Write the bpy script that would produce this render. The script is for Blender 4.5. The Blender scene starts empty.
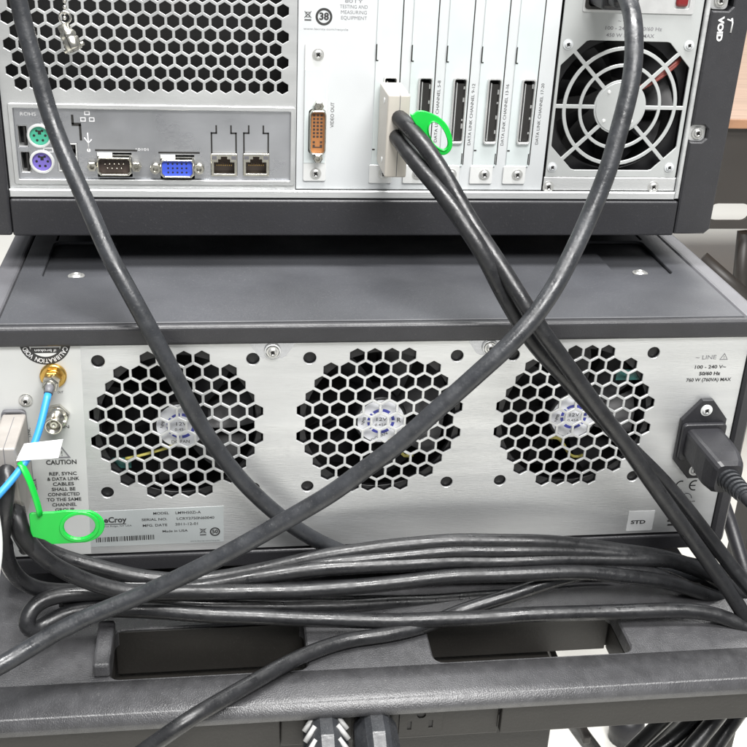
import bpy, bmesh, math, random
from mathutils import Vector, Matrix
random.seed(7)
S = 0.001                       # everything below is written in millimetres
C = bpy.context.scene.collection
PI = math.pi

# ------------------------------------------------------------------ camera
F = 1105.0
CAM = Vector((-88.14, -547.5, 300.63))
RX = Vector((0.9908153, -0.1280078, 0.0435789))
DN = Vector((-0.0172702, -0.4394287, -0.8981114))
FW = Vector((0.1341151, 0.8891099, -0.4376034))
def ray(px, py): return RX*((px-373.5)/F) + DN*((py-373.5)/F) + FW
def at(px, py, Y):              # measured point of the photo on an upright plane
    d = ray(px, py); return CAM + d*((Y-CAM.y)/d.y)
def atz(px, py, z):             # ... on a level plane
    d = ray(px, py); return CAM + d*((z-CAM.z)/d.z)
YU = 88.0
def U(px, py): p = at(px, py, YU); return p.x, p.z
def L(px, py): p = at(px, py, 0); return p.x, p.z

# ------------------------------------------------------------------ materials
def mat(name, col, metal=0.0, rough=0.5, bump=0.0, bscale=400, var=0.0, vscale=60, stretch=(1,1,1), rvar=0.0, spec=0.5, trans=0, coat=0, dust=0.0):
    m = bpy.data.materials.new(name); m.use_nodes = True
    nt = m.node_tree; N = nt.nodes; b = N['Principled BSDF']
    b.inputs['Base Color'].default_value = (*col, 1); b.inputs['Metallic'].default_value = metal
    b.inputs['Roughness'].default_value = rough; b.inputs['Specular IOR Level'].default_value = spec
    if trans: b.inputs['Transmission Weight'].default_value = trans
    if coat: b.inputs['Coat Weight'].default_value = coat; b.inputs['Coat Roughness'].default_value = 0.15
    if bump or var or rvar or dust:
        tc = N.new('ShaderNodeTexCoord'); mp = N.new('ShaderNodeMapping'); mp.inputs['Scale'].default_value = stretch
        nt.links.new(tc.outputs['Object'], mp.inputs['Vector'])
        def noise(sc, det=4):
            n = N.new('ShaderNodeTexNoise'); n.inputs['Scale'].default_value = sc; n.inputs['Detail'].default_value = det
            nt.links.new(mp.outputs['Vector'], n.inputs['Vector']); return n
        if bump:
            n = noise(bscale); bp = N.new('ShaderNodeBump'); bp.inputs['Strength'].default_value = bump; bp.inputs['Distance'].default_value = 0.0006
            nt.links.new(n.outputs['Fac'], bp.inputs['Height']); nt.links.new(bp.outputs['Normal'], b.inputs['Normal'])
        last = None
        if var:
            n = noise(vscale, 6); r = N.new('ShaderNodeValToRGB')
            r.color_ramp.elements[0].position = .3; r.color_ramp.elements[1].position = .7
            r.color_ramp.elements[0].color = (*[c*(1-var) for c in col], 1); r.color_ramp.elements[1].color = (*[min(1, c*(1+var)) for c in col], 1)
            nt.links.new(n.outputs['Fac'], r.inputs['Fac']); nt.links.new(r.outputs['Color'], b.inputs['Base Color']); last = r.outputs['Color']
        if dust:
            n = noise(900, 8); r = N.new('ShaderNodeValToRGB'); r.color_ramp.elements[0].position = .60; r.color_ramp.elements[1].position = .78
            n2 = noise(25, 3); mu = N.new('ShaderNodeMath'); mu.operation = 'MULTIPLY'
            nt.links.new(n.outputs['Fac'], r.inputs['Fac']); nt.links.new(r.outputs['Color'], mu.inputs[0]); nt.links.new(n2.outputs['Fac'], mu.inputs[1])
            mu2 = N.new('ShaderNodeMath'); mu2.operation = 'MULTIPLY'; mu2.inputs[1].default_value = dust; nt.links.new(mu.outputs[0], mu2.inputs[0])
            mx = N.new('ShaderNodeMixRGB'); mx.inputs['Color1'].default_value = (*col, 1); mx.inputs['Color2'].default_value = (.45, .44, .42, 1)
            if last: nt.links.new(last, mx.inputs['Color1'])
            nt.links.new(mu2.outputs[0], mx.inputs['Fac']); nt.links.new(mx.outputs['Color'], b.inputs['Base Color'])
        if rvar:
            n = noise(vscale*1.7, 5); mr = N.new('ShaderNodeMapRange'); mr.inputs['From Min'].default_value = .3; mr.inputs['From Max'].default_value = .7
            mr.inputs['To Min'].default_value = max(.05, rough-rvar); mr.inputs['To Max'].default_value = min(1, rough+rvar)
            nt.links.new(n.outputs['Fac'], mr.inputs['Value']); nt.links.new(mr.outputs['Result'], b.inputs['Roughness'])
    return m
M = {}
M['silver'] = mat('brushed aluminium', (.70, .71, .71), .7, .40, .28, 1100, .09, 35, (.12, 1, 2.2), .09, dust=.10)
M['steel'] = mat('zinc plated steel', (.66, .665, .66), .6, .36, .10, 500, .06, 45, (1, 1, 1), .1)
M['io'] = mat('stamped stainless sheet', (.50, .51, .535), .85, .33, .08, 500, .12, 22, (1, 1, 1), .1)
M['paint'] = mat('pale grey paint', (.58, .60, .61), .15, .42, .05, 1200, .03, 30, (1, 1, 1), .05)
M['bracket'] = mat('bluish nickel bracket', (.70, .76, .76), .35, .34, .05, 800, .04, 30, (1, 1, 1), .06)
M['white_metal'] = mat('bright nickel tab', (.80, .81, .80), .4, .34, .04, 800, .03, 60)
M['screw'] = mat('screw nickel', (.66, .66, .64), .8, .36)
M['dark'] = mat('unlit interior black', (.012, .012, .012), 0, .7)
M['hole'] = mat('socket black', (.018, .017, .016), 0, .5)
M['black'] = mat('black powder coat', (.028, .028, .031), 0, .42, .25, 1500, .12, 50, (1, 1, 1), .08, dust=.1)
M['top'] = mat('black enamel lid', (.052, .054, .060), 0, .48, .2, 1800, .22, 12, (1, 1, 1), .14, dust=.25)
M['base'] = mat('black plastic base', (.024, .024, .027), 0, .42, .2, 900, .1, 40, dust=.1)
M['tray'] = mat('grained black tray plastic', (.050, .050, .053), 0, .38, .6, 1500, .2, 130, (1, .7, 1), .08, spec=1.0, dust=.22)  # pale dust specks also carry some of the rim's sheen as colour
M['cable'] = mat('black cable jacket', (.013, .0133, .0145), 0, .35, .22, 420, .3, 90, (1, 1, 1), .14, dust=.10)
M['cable2'] = mat('dark grey cable jacket', (.023, .0245, .0275), 0, .37, .3, 420, .3, 90, (1, 1, 1), .15, dust=.16)
M['plugblack'] = mat('matt black rubber', (.020, .020, .023), 0, .42, .15, 700, .15, 80, dust=.12)
M['beige'] = mat('beige plug shell', (.50, .47, .42), .1, .38, .06, 500, .05, 60)
M['green'] = mat('green plastic tag', (.004, .46, .045), 0, .35, .05, 300, .06, 60)
M['gold'] = mat('gold plating', (.72, .46, .13), 1, .28, 0, 1, .2, 200)
M['nickel'] = mat('connector nickel', (.66, .64, .57), 1, .22, 0, 1, .15, 200)
M['blue'] = mat('blue cable jacket', (.03, .25, .62), 0, .42)
M['boot'] = mat('grey boot', (.12, .12, .13), 0, .5)
M['paper'] = mat('white paper', (.92, .92, .93), 0, .7, .05, 300)
M['ink'] = mat('black print', (.03, .03, .03), 0, .6)
M['greyink'] = mat('grey print', (.18, .18, .19), 0, .6)
M['whiteink'] = mat('white print', (.75, .75, .75), 0, .6)
M['psgreen'] = mat('green port', (.07, .46, .30), 0, .4)
M['pspurple'] = mat('purple port', (.20, .15, .55), 0, .4)
M['vgablue'] = mat('blue port', (.05, .10, .62), 0, .4)
M['serial'] = mat('dark brown insert', (.05, .035, .03), 0, .45)
M['dvi'] = mat('orange brown insert', (.36, .15, .05), 0, .45)
M['red'] = mat('red plastic', (.17, .012, .014), 0, .4)
M['redwire'] = mat('dusty red wire', (.22, .05, .04), 0, .5)
M['yellow'] = mat('yellow wire', (.45, .40, .10), 0, .45)
M['teal'] = mat('teal board', (.02, .10, .09), 0, .4)
M['label'] = mat('silver label film', (.52, .555, .555), .35, .33, .03, 300, .03, 30)
M['overlay'] = mat('pale label overlay', (.60, .61, .60), .25, .42, .03, 500, .03, 40)
M['sticker'] = mat('off white sticker', (.66, .67, .67), 0, .55)
M['hub'] = mat('pale hub sticker', (.72, .73, .76), 0, .5)
M['hubblue'] = mat('blue print', (.05, .06, .33), 0, .5)
M['fan'] = mat('black fan plastic', (.007, .007, .008), 0, .42)
M['wood'] = mat('pale laminate wood', (.36, .25, .185), 0, .45, .05, 100, .12, 14, (1, 10, 1))
M['woodedge'] = mat('brown edge band', (.30, .16, .09), 0, .5, .05, 100, .15, 20, (1, 8, 1))
M['bench'] = mat('dark brown steel', (.030, .026, .023), 0, .5, .1, 300, .12, 10)
M['floor'] = mat('cream vinyl floor', (.80, .79, .74), 0, .4, .02, 60, .04, 3)
M['clear'] = mat('clear sleeve', (.75, .75, .75), 0, .15, 0, 1, 0, 1, trans=1)
M['clear'].node_tree.nodes['Principled BSDF'].inputs['IOR'].default_value = 1.12
M['chain'] = mat('bead chain', (.75, .73, .68), 1, .2)
M['face'] = mat('dark olive apron', (.017, .0155, .0135), 0, .5, .2, 500, .15, 40, dust=.06)
M['guard'] = mat('grey fan guard paint', (.47, .485, .48), .3, .42, .05, 1200, .05, 40, (1, 1, 1), .06)
M['mesh'] = mat('galvanised mesh sheet', (.60, .61, .61), .7, .40, .2, 900, .10, 40, (.3, 1, 1), .09, dust=.12)
M['plugdark'] = mat('darker beige plug shell', (.30, .28, .26), .1, .42, .06, 500, .15, 60)  # darker tone of the beige shell, used on the lower plug
M['strip'] = mat('dark grey edge strip', (.10, .10, .108), 0, .42, .2, 1500, .1, 40, dust=.2)
M['rib'] = mat('pale rubber rib', (.33, .33, .325), 0, .5)
M['white'] = mat('white jacket', (.78, .78, .78), 0, .5)

# ------------------------------------------------------------------ mesh builder
class MB:
    def __init__(s): s.bm = bmesh.new(); s.mats = []
    def mi(s, m):
        m = M[m]
        if m not in s.mats: s.mats.append(m)
        return s.mats.index(m)
    def _new(s, faces, m, smooth=False):
        i = s.mi(m)
        for f in faces: f.material_index = i; f.smooth = smooth
    def box(s, x0, x1, y0, y1, z0, z1, m, bev=0.0, seg=2):
        t = bmesh.new(); bmesh.ops.create_cube(t, size=1)
        for v in t.verts: v.co = Vector(((x0+x1)/2+v.co.x*(x1-x0), (y0+y1)/2+v.co.y*(y1-y0), (z0+z1)/2+v.co.z*(z1-z0)))
        if bev: bmesh.ops.bevel(t, geom=t.edges[:], offset=bev, segments=seg, affect='EDGES', profile=.5)
        s.merge(t, m); return s
    def merge(s, t, m, smooth=False, M4=None):
        vs = [s.bm.verts.new(M4 @ v.co if M4 else v.co) for v in t.verts]; t.verts.index_update()
        fs = []
        for f in t.faces:
            try: fs.append(s.bm.faces.new([vs[v.index] for v in f.verts]))
            except ValueError: pass
        for f, g in zip(fs, t.faces): f.smooth = smooth
        i = s.mi(m)
        for f in fs: f.material_index = i
        t.free()
    def lathe(s, c, prof, m, axis=(0, -1, 0), seg=24, smooth=True, start=0.0):
        """prof: (radius, distance along axis) pairs"""
        ax = Vector(axis).normalized(); u = ax.orthogonal().normalized()
        if abs(ax.y) > .99: u = Vector((1, 0, 0))
        w = ax.cross(u); c = Vector(c); rings = []; fs = []
        for r, h in prof:
            if r <= 1e-6: rings.append([s.bm.verts.new(c+ax*h)])
            else: rings.append([s.bm.verts.new(c+ax*h+(u*math.cos(start+2*PI*k/seg)+w*math.sin(start+2*PI*k/seg))*r) for k in range(seg)])
        for a, b in zip(rings, rings[1:]):
            for k in range(seg):
                q = [a[k % len(a)], a[(k+1) % len(a)], b[(k+1) % len(b)], b[k % len(b)]]
                q = [v for i, v in enumerate(q) if v not in q[:i]]
                if len(q) > 2: fs.append(s.bm.faces.new(q))
        s._new(fs, m, smooth)
        for f in fs:
            f.normal_update()
            if abs(f.normal.dot(ax)) > .985: f.smooth = False
        return s
    def tube(s, pts, r, m, seg=12, cap=True, flat=1.0):
        pts = [Vector(p) for p in pts]; n = len(pts); fs = []
        t0 = (pts[1]-pts[0]).normalized(); u = t0.orthogonal().normalized(); rings = []
        for i, p in enumerate(pts):
            t = (pts[min(i+1, n-1)]-pts[max(i-1, 0)]).normalized()
            u = (u-t*u.dot(t)).normalized(); w = t.cross(u); rr = r(i/(n-1)) if callable(r) else r
            rings.append([s.bm.verts.new(p+(u*math.cos(2*PI*k/seg)+w*math.sin(2*PI*k/seg)*flat)*rr) for k in range(seg)])
        for a, b in zip(rings, rings[1:]):
            for k in range(seg): fs.append(s.bm.faces.new([a[k], a[(k+1) % seg], b[(k+1) % seg], b[k]]))
        s._new(fs, m, True)
        if cap: s._new([s.bm.faces.new(rings[0][::-1]), s.bm.faces.new(rings[-1])], m)
        return s
    def frommesh(s, me, m, M4):
        t = bmesh.new(); t.from_mesh(me); s.merge(t, m, False, M4); bpy.data.meshes.remove(me)
    def plate(s, outer, holes, front, thick, m, bev=0.15, plane='XZ'):
        """flat sheet with real openings; XZ: front face at y=front, XY: top face at z=front"""
        cu = bpy.data.curves.new('t', 'CURVE'); cu.dimensions = '2D'; cu.fill_mode = 'BOTH'
        for poly in [outer]+list(holes):
            sp = cu.splines.new('POLY'); sp.points.add(len(poly)-1); sp.use_cyclic_u = True
            for p, (a, b) in zip(sp.points, poly): p.co = (a, b, 0, 1)
        cu.extrude = thick/2-bev; cu.bevel_depth = bev; cu.bevel_resolution = 0; cu.offset = -bev
        o = bpy.data.objects.new('t', cu); C.objects.link(o); dg = bpy.context.evaluated_depsgraph_get()
        me = bpy.data.meshes.new_from_object(o.evaluated_get(dg)); bpy.data.objects.remove(o); bpy.data.curves.remove(cu)
        if plane == 'XZ': T = Matrix(((1, 0, 0, 0), (0, 0, -1, front+thick/2), (0, 1, 0, 0), (0, 0, 0, 1)))
        else: T = Matrix.Translation((0, 0, front-thick/2))
        s.frommesh(me, m, T); return s
    def text(s, body, x, z, y, h, m='ink', width=None, align='CENTER', rot=0.0, bold=0.0, thick=.08, sx=1.0):
        """printed words: h cap height, width fits the whole line"""
        cu = bpy.data.curves.new('t', 'FONT'); cu.body = body; cu.size = 1; cu.align_x = 'CENTER' if align == 'CENTER' else align
        cu.align_y = 'CENTER'; cu.offset = bold; cu.resolution_u = 3
        o = bpy.data.objects.new('t', cu); C.objects.link(o); dg = bpy.context.evaluated_depsgraph_get()
        me = bpy.data.meshes.new_from_object(o.evaluated_get(dg)); bpy.data.objects.remove(o); bpy.data.curves.remove(cu)
        xs = [v.co.x for v in me.vertices] or [0, 1]
        k = h/.7; kx = width/(max(xs)-min(xs)) if width else k*sx
        T = Matrix.Translation((x, y-thick, z)) @ Matrix.Rotation(-rot, 4, 'Y') @ Matrix(((kx, 0, 0, 0), (0, 0, -1, 0), (0, k, 0, 0), (0, 0, 0, 1)))
        s.frommesh(me, m, T); return s
    def build(s, name, parent=None, bev=None):
        me = bpy.data.meshes.new(name)
        off = Vector(parent_world(parent)) if parent else Vector((0, 0, 0))
        bmesh.ops.recalc_face_normals(s.bm, faces=s.bm.faces[:])
        for v in s.bm.verts: v.co = (v.co-off)*S
        s.bm.to_mesh(me); s.bm.free()
        for m in s.mats: me.materials.append(m)
        o = bpy.data.objects.new(name, me); C.objects.link(o)
        if parent: o.parent = parent
        return o
ROOTLOC = {}
def parent_world(o):
    while o.parent: o = o.parent
    return ROOTLOC.get(o.name, (0, 0, 0))
def thing(name, label, cat, loc, group=None):
    o = bpy.data.objects.new(name, None); C.objects.link(o); o.location = Vector(loc)*S; o.empty_display_size = .02
    ROOTLOC[o.name] = tuple(loc); o['label'] = label; o['category'] = cat
    if group: o['group'] = group
    return o
def node(name, parent, loc=(0, 0, 0)):   # an Empty that gathers the pieces of a part
    o = bpy.data.objects.new(name, None); C.objects.link(o); o.parent = parent; o.empty_display_size = .01; return o
def tag(o, label, cat, group=None):
    o['label'] = label; o['category'] = cat
    if group: o['group'] = group
    return o
def spline(pts, step=3.0, sm=3):
    P = [Vector(p) for p in pts]; P = [P[0]*2-P[1]]+P+[P[-1]*2-P[-2]]; out = []
    for i in range(1, len(P)-2):
        p0, p1, p2, p3 = P[i-1:i+3]; n = max(2, int((p2-p1).length/step))
        d = [max(1e-3, (b-a).length**.5) for a, b in ((p0, p1), (p1, p2), (p2, p3))]
        m1 = ((p1-p0)/d[0]-(p2-p0)/(d[0]+d[1])+(p2-p1)/d[1])*d[1]; m2 = ((p2-p1)/d[1]-(p3-p1)/(d[1]+d[2])+(p3-p2)/d[2])*d[1]
        for k in range(n):
            t = k/n; out.append(p1*(2*t**3-3*t*t+1)+m1*(t**3-2*t*t+t)+p2*(-2*t**3+3*t*t)+m2*(t**3-t*t))
    out.append(P[-2]); 
    for _ in range(sm): out = [out[0]]+[(a+b*2+c)/4 for a, b, c in zip(out, out[1:], out[2:])]+[out[-1]]
    return out
from mathutils import noise
def path(pts, sm=24):      # a cable lies a little unevenly
    q = path_(pts, sm); return [p+noise.noise_vector(p/38)*(.9 if 3 < i < len(q)-4 else 0) for i, p in enumerate(q)]
def path_(pts, sm): return spline([at(*p[:3]) if len(p) == 3 else atz(*p[:3]) for p in pts], 3.0, sm)   # 4-tuples: third value is a height
def ngon(cx, cz, r, n, a0=0.0, sx=1.0): return [(cx+r*sx*math.cos(a0+2*PI*k/n), cz+r*math.sin(a0+2*PI*k/n)) for k in range(n)]
def hexa(cx, cz, flat): return ngon(cx, cz, flat/math.sqrt(3), 6, PI/6)
def rect(x0, x1, z0, z1, r=0, n=4):
    if not r: return [(x0, z0), (x1, z0), (x1, z1), (x0, z1)]
    out = []
    for cx, cz, a in ((x1-r, z0+r, -PI/2), (x1-r, z1-r, 0), (x0+r, z1-r, PI/2), (x0+r, z0+r, PI)):
        out += [(cx+r*math.cos(a+PI/2*k/n), cz+r*math.sin(a+PI/2*k/n)) for k in range(n+1)]
    return out
def screw(mb, x, z, y, r=2.6, h=1.6, m='screw', axis=(0, -1, 0)):
    """pan head with a cross recess, seated on a washer ring"""
    mb.lathe((x, y, z), [(r*1.35, 0), (r*1.35, .35), (r, .4), (r*.93, h*.75), (r*.62, h), (r*.5, h), (r*.42, h*.55), (0, h*.5)], m, axis, 18)
    for a in (.6, .6+PI/2):
        d = Vector((math.cos(a), 0, math.sin(a)))
        if abs(axis[1]) > .9:
            t = bmesh.new(); bmesh.ops.create_cube(t, size=1)
            T = Matrix.Translation((x, y-h*.86, z)) @ Matrix.Rotation(a, 4, 'Y') @ Matrix.Diagonal((r*1.1, h*.32, r*.26, 1))
            mb.merge(t, 'hole', False, T)

# ================================================================== floor and bench behind
fl = MB(); fl.box(-5000, 5000, -3000, 7000, -740, -700, 'floor'); f = fl.build('floor'); f['kind'] = 'structure'

b = thing('lab_bench', 'wooden topped lab bench with dark slotted steel apron standing behind on the right', 'bench', (900, 1500, -700))
MB().box(380, 2200, 900, 2300, -41, -30, 'wood', 1.5).build('tabletop', b)
MB().box(380, 2200, 894, 899.5, -42, -29, 'woodedge', 1.5).build('edge_band', b)
MB().plate(rect(384, 2190, -190, -42.5), [rect(606, 668, -177, -152, 12), rect(760, 822, -177, -152, 12), rect(910, 972, -177, -152, 12)], 904, 3, 'bench', .3).build('apron', b)
for x in (1995,):
    for y in (930, 2220): MB().box(x, x+55, y, y+55, -700, -41.5, 'bench', 2).build('leg', b)
MB().tube([at(745, 232, 930), at(752, 200, 930), at(735, 330, 930)][::2], 12, 'bench', 4).build('leg', b)
MB().tube([at(702, 258, 925), at(752, 302, 880)], 11, 'bench', 8).build('brace', b)

# ================================================================== cart with its tray
cart = thing('equipment_cart', 'black plastic equipment cart whose slotted tray carries both stacked instruments', 'cart', (0, 150, -700))
tr = MB()
sl = lambda x0, x1: rect(x0, x1, -77, -36, 6)
tr.plate([(-290, -104), (290, -104), (290, -37), (207, -33), (205, -20), (205, 470), (-232, 470), (-232, -30), (-290, -37)], [sl(-152, -45), sl(25, 140)], -110, 11, 'tray', 1.0, 'XY')
# rolled front nose and the slightly raised rim behind it
prof = [(-104+0, -111), (-106.5, -112.5), (-107.5, -115), (-106.5, -118), (-103, -120.5), (-96, -120.5)]
rimpts = [(-79, -109.7), (-90, -109.3), (-99, -109.2), (-102.6, -109.9), (-105.4, -111.8), (-107.2, -114.6), (-107.2, -118), (-104.5, -120.6), (-96, -120.9), (-79, -120.9)]
va = [tr.bm.verts.new((-290, y, z)) for y, z in rimpts]; vb = [tr.bm.verts.new((290, y, z)) for y, z in rimpts]
fs = [tr.bm.faces.new([va[i], va[(i+1) % 10], vb[(i+1) % 10], vb[i]]) for i in range(10)]; tr._new(fs, 'tray', True)
tr._new([tr.bm.faces.new(va), tr.bm.faces.new(vb[::-1])], 'tray')
# bridge blocks between the slots, and the ramp at the right hand one
for x0, x1 in ((-290, -153), (-44, 24), (141, 290)):
    tr.box(max(x0, -232), x1 if x1 < 200 else 206, -78, -35, -142, -121.5, 'face', 1.5)
tr.box(-151.6, -45.4, -37.4, -36.3, -141, -111.3, 'face'); tr.box(25.4, 139.6, -37.4, -36.3, -141, -111.3, 'face')  # dark strips hide the lit tray edge, slot shade put into colour
tr.box(-160, -151, -76, -38, -109.5, -101, 'tray', 1.5)
tr.box(-232, 205, -34.5, -30, -141, -121.2, 'face')
tr.build('tray', cart)
ap = MB()
ap.box(-290, -62, -102, -97, -143, -122.2, 'face', .6); ap.box(59, 290, -102, -97, -141, -122.2, 'face', .6)
ap.box(-290, 290, -103, -96.5, -122, -121.1, 'whiteink')
ap.build('apron', cart)
MB().box(-232, 107, -74, -20, -152, -147, 'face', 1).build('cable_trough', cart)
MB().box(-232, 96, -82, -76, -215, -146, 'face', 1).build('lower_panel', cart)
MB().box(118, 122.5, -80, 60, -176, -170, 'bench', 1).build('crossbar', cart)
for x, y in ((300, 90), (-260, -60), (400, 440), (-260, 430)):
    MB().box(x-14, x+14, y-14, y+14, -660, -121.4, 'bench', 2).build('leg', cart)
    MB().lathe((x, y, -660), [(12, 0), (20, 4), (22, 20), (20, 38), (0, 40)], 'base', (0, 0, -1), 20).build('castor', cart)

strip = thing('power_strip', 'black power strip tucked under the front rim of the tray', 'power strip', (0, -95, -145))
body = MB(); body.box(-61.5, 58.5, -98.5, -84, -144, -122.5, 'face', .8).build('housing', strip)
for px in (325, 374, 421):
    x = at(px, 720, -99).x
    o = MB(); o.plate(rect(x-12, x+12, -141.5, -124, 1.2), [rect(x-7.4, x-5.2, -137.2, -131.2), rect(x+4.4, x+6.6, -136.4, -131.0), ngon(x, -126.8, 2.4, 14)], -99.4, .8, 'face', .1)
    o.box(x-11, x+11, -98.6, -98.54, -141, -124.4, 'hole'); o.build('outlet', strip)

def mains_plug(px, striped, label):
    x = at(px, 720, -104).x
    t = thing('mains_plug', label, 'plug', (x, -100, -133), 'mains plugs in the power strip')
    m = MB()
    # faceted ridge-backed body that runs out of the outlet towards the viewer and down
    secs = [(-100.5, -118.5, 10.5, -146), (-104, -117, 11.5, -147), (-118, -118.5, 11.8, -150), (-134, -127, 11, -152), (-146, -139, 8, -156)]
    rings = []
    for y, zt, w, zb in secs:
        rings.append([m.bm.verts.new((x+a*w, y, zt+(zb-zt)*k)) for a, k in ((-.28, 0), (.28, 0), (.55, .07), (1, .34), (1, .8), (.7, 1), (-.7, 1), (-1, .8), (-1, .34), (-.55, .07))])
    fs = []
    for a, c in zip(rings, rings[1:]):
        for k in range(10): fs.append(m.bm.faces.new([a[k], a[(k+1) % 10], c[(k+1) % 10], c[k]]))
    fs += [m.bm.faces.new(rings[0][::-1]), m.bm.faces.new(rings[-1])]
    m._new(fs, 'cable2', False); m.build('plug_body', t)
    if striped:
        g = MB()
        for k in range(4):
            for sgn in (-1, 1):
                y = -106-7.4*k; zt = -118-(0 if k < 2 else (k-1.4)*3.6)
                g.tube([(x+sgn*5.8, y+2.4, zt-1.2), (x+sgn*11.4, y-2.4, zt-7.0)], 1.5, 'rib', 8)
        g.build('grip_ridges', t)
    MB().tube(spline([(x, -143, -148), (x, -156, -158), (x-3, -160, -190), (x-6, -150, -260)]), 4.2, 'cable', 12).build('cord', t)
    return t
mains_plug(325, True, 'grey mains plug with white chevron grip ridges in the power strip')
mains_plug(375, False, 'smooth grey mains plug with plain ridged back, beside the chevron striped plug')

# ================================================================== lower instrument
lo = thing('lower_instrument', 'wide black instrument with silver rear panel and three honeycomb fan grilles, lower of the stack', 'instrument', (0, 200, -110))
FX = (-113.6, 0.0, 114.8)
holes = []
rows = {-5: 4, -4: 7, -3: 8, -2: 9, -1: 10, 0: 9, 1: 10, 2: 9, 3: 8, 4: 7, 5: 4}
for fx in FX:
    for r, n in rows.items():
        for k in range(n): holes.append(hexa(fx+(k-(n-1)/2)*9.62-0.6, -r*8.33+.3, 8.15))
    for sx in (-1, 1):
        for sz in (-1, 1): holes.append(ngon(fx+sx*41.25, sz*41.25, 3.6, 20))
iecx, iecz = 193, -16
holes += [rect(-207, -195, -37, 13, 2), rect(iecx-13, iecx+13, iecz-10, iecz+10, 2)]
MB().plate(rect(-210, 213, -83, 52), holes, 0, 1.3, 'silver', .2).build('rear_panel', lo)
sh = MB()
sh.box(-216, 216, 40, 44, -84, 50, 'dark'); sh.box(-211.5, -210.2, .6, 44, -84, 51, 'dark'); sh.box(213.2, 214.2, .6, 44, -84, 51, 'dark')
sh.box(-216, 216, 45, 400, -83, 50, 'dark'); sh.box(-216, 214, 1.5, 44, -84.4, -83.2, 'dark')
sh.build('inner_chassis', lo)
# lid: seams, sunken foot pockets, rounded rear lip
lid = MB()
lid.plate(rect(-205.2, 207.8, 3, 430), [rect(-192, -154, 70, 132, 5), rect(154, 192, 70, 132, 5), rect(192.6, 193.8, 134, 420), rect(-206.5+15, -206.5+16.2, 134, 420)], 62.4, 2.2, 'top', .4, 'XY')
lid.box(-205, 207.6, 4, 430, 58, 59.8, 'top')
lid.box(-219, -206.4, 0, 430, 52.2, 62.1, 'strip', 2.2, 3); lid.box(209, 222, 0, 430, 52.2, 62.1, 'strip', 2.6, 3)
lid.build('lid', lo)
lp = MB(); lp.box(-219.5, 222.5, -3.2, 2.6, 51, 62.6, 'black', 2.4, 4); lp.build('rear_lip', lo)
for x in (-173.2, 172.8):
    s_ = MB(); screw(s_, x, 72, 0, 3.6, 1.6, 'screw', (0, 0, 1))
    for v in s_.bm.verts: v.co += Vector((0, 78, 60-72))
    s_.build('screw', lo)
for x0, x1, bv in ((-219, -210.4, 2.4), (213.5, 222, 2.6)):
    b_ = MB(); b_.plate(rect(-2.6, 430, -95.5, 50.8, 9, 6), [], 0, x1-x0, 'black', 1.6)
    for v in b_.bm.verts: v.co = Vector(((x0+x1)/2+(v.co.y-(x1-x0)/2)*(-1), v.co.x, v.co.z))
    b_.build('side_frame', lo)
bs = MB(); bs.box(-210, 213, -1.2, 430, -95, -84.6, 'base', 1.2); bs.build('base', lo)
for x in (-185, 187):
    for y in (40, 380): MB().lathe((x, y, -95), [(0, 0), (11, 0), (11, 12), (9, 14.5), (0, 14.5)], 'base', (0, 0, -1), 20).build('foot', lo)
# panel tabs and their screws below the lip
for pc in ((272.5, 351), (490, 347)):
    x, z = L(*pc); t = MB()
    t.plate([(x-13, 51), (x-7.5, 42.8), (x-5, 41.5), (x+5, 41.5), (x+7.5, 42.8), (x+13, 51)], [], -.05, 1.0, 'io', .1)
    o = t.build('panel_tab', lo); s_ = MB(); s_.lathe((x, -1.05, z), [(4.6, 0), (4.6, .3), (3.9, .5)], 'white_metal'); screw(s_, x, z, -1.3, 2.5, 1.5); s_.build('screw', o)
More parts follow.
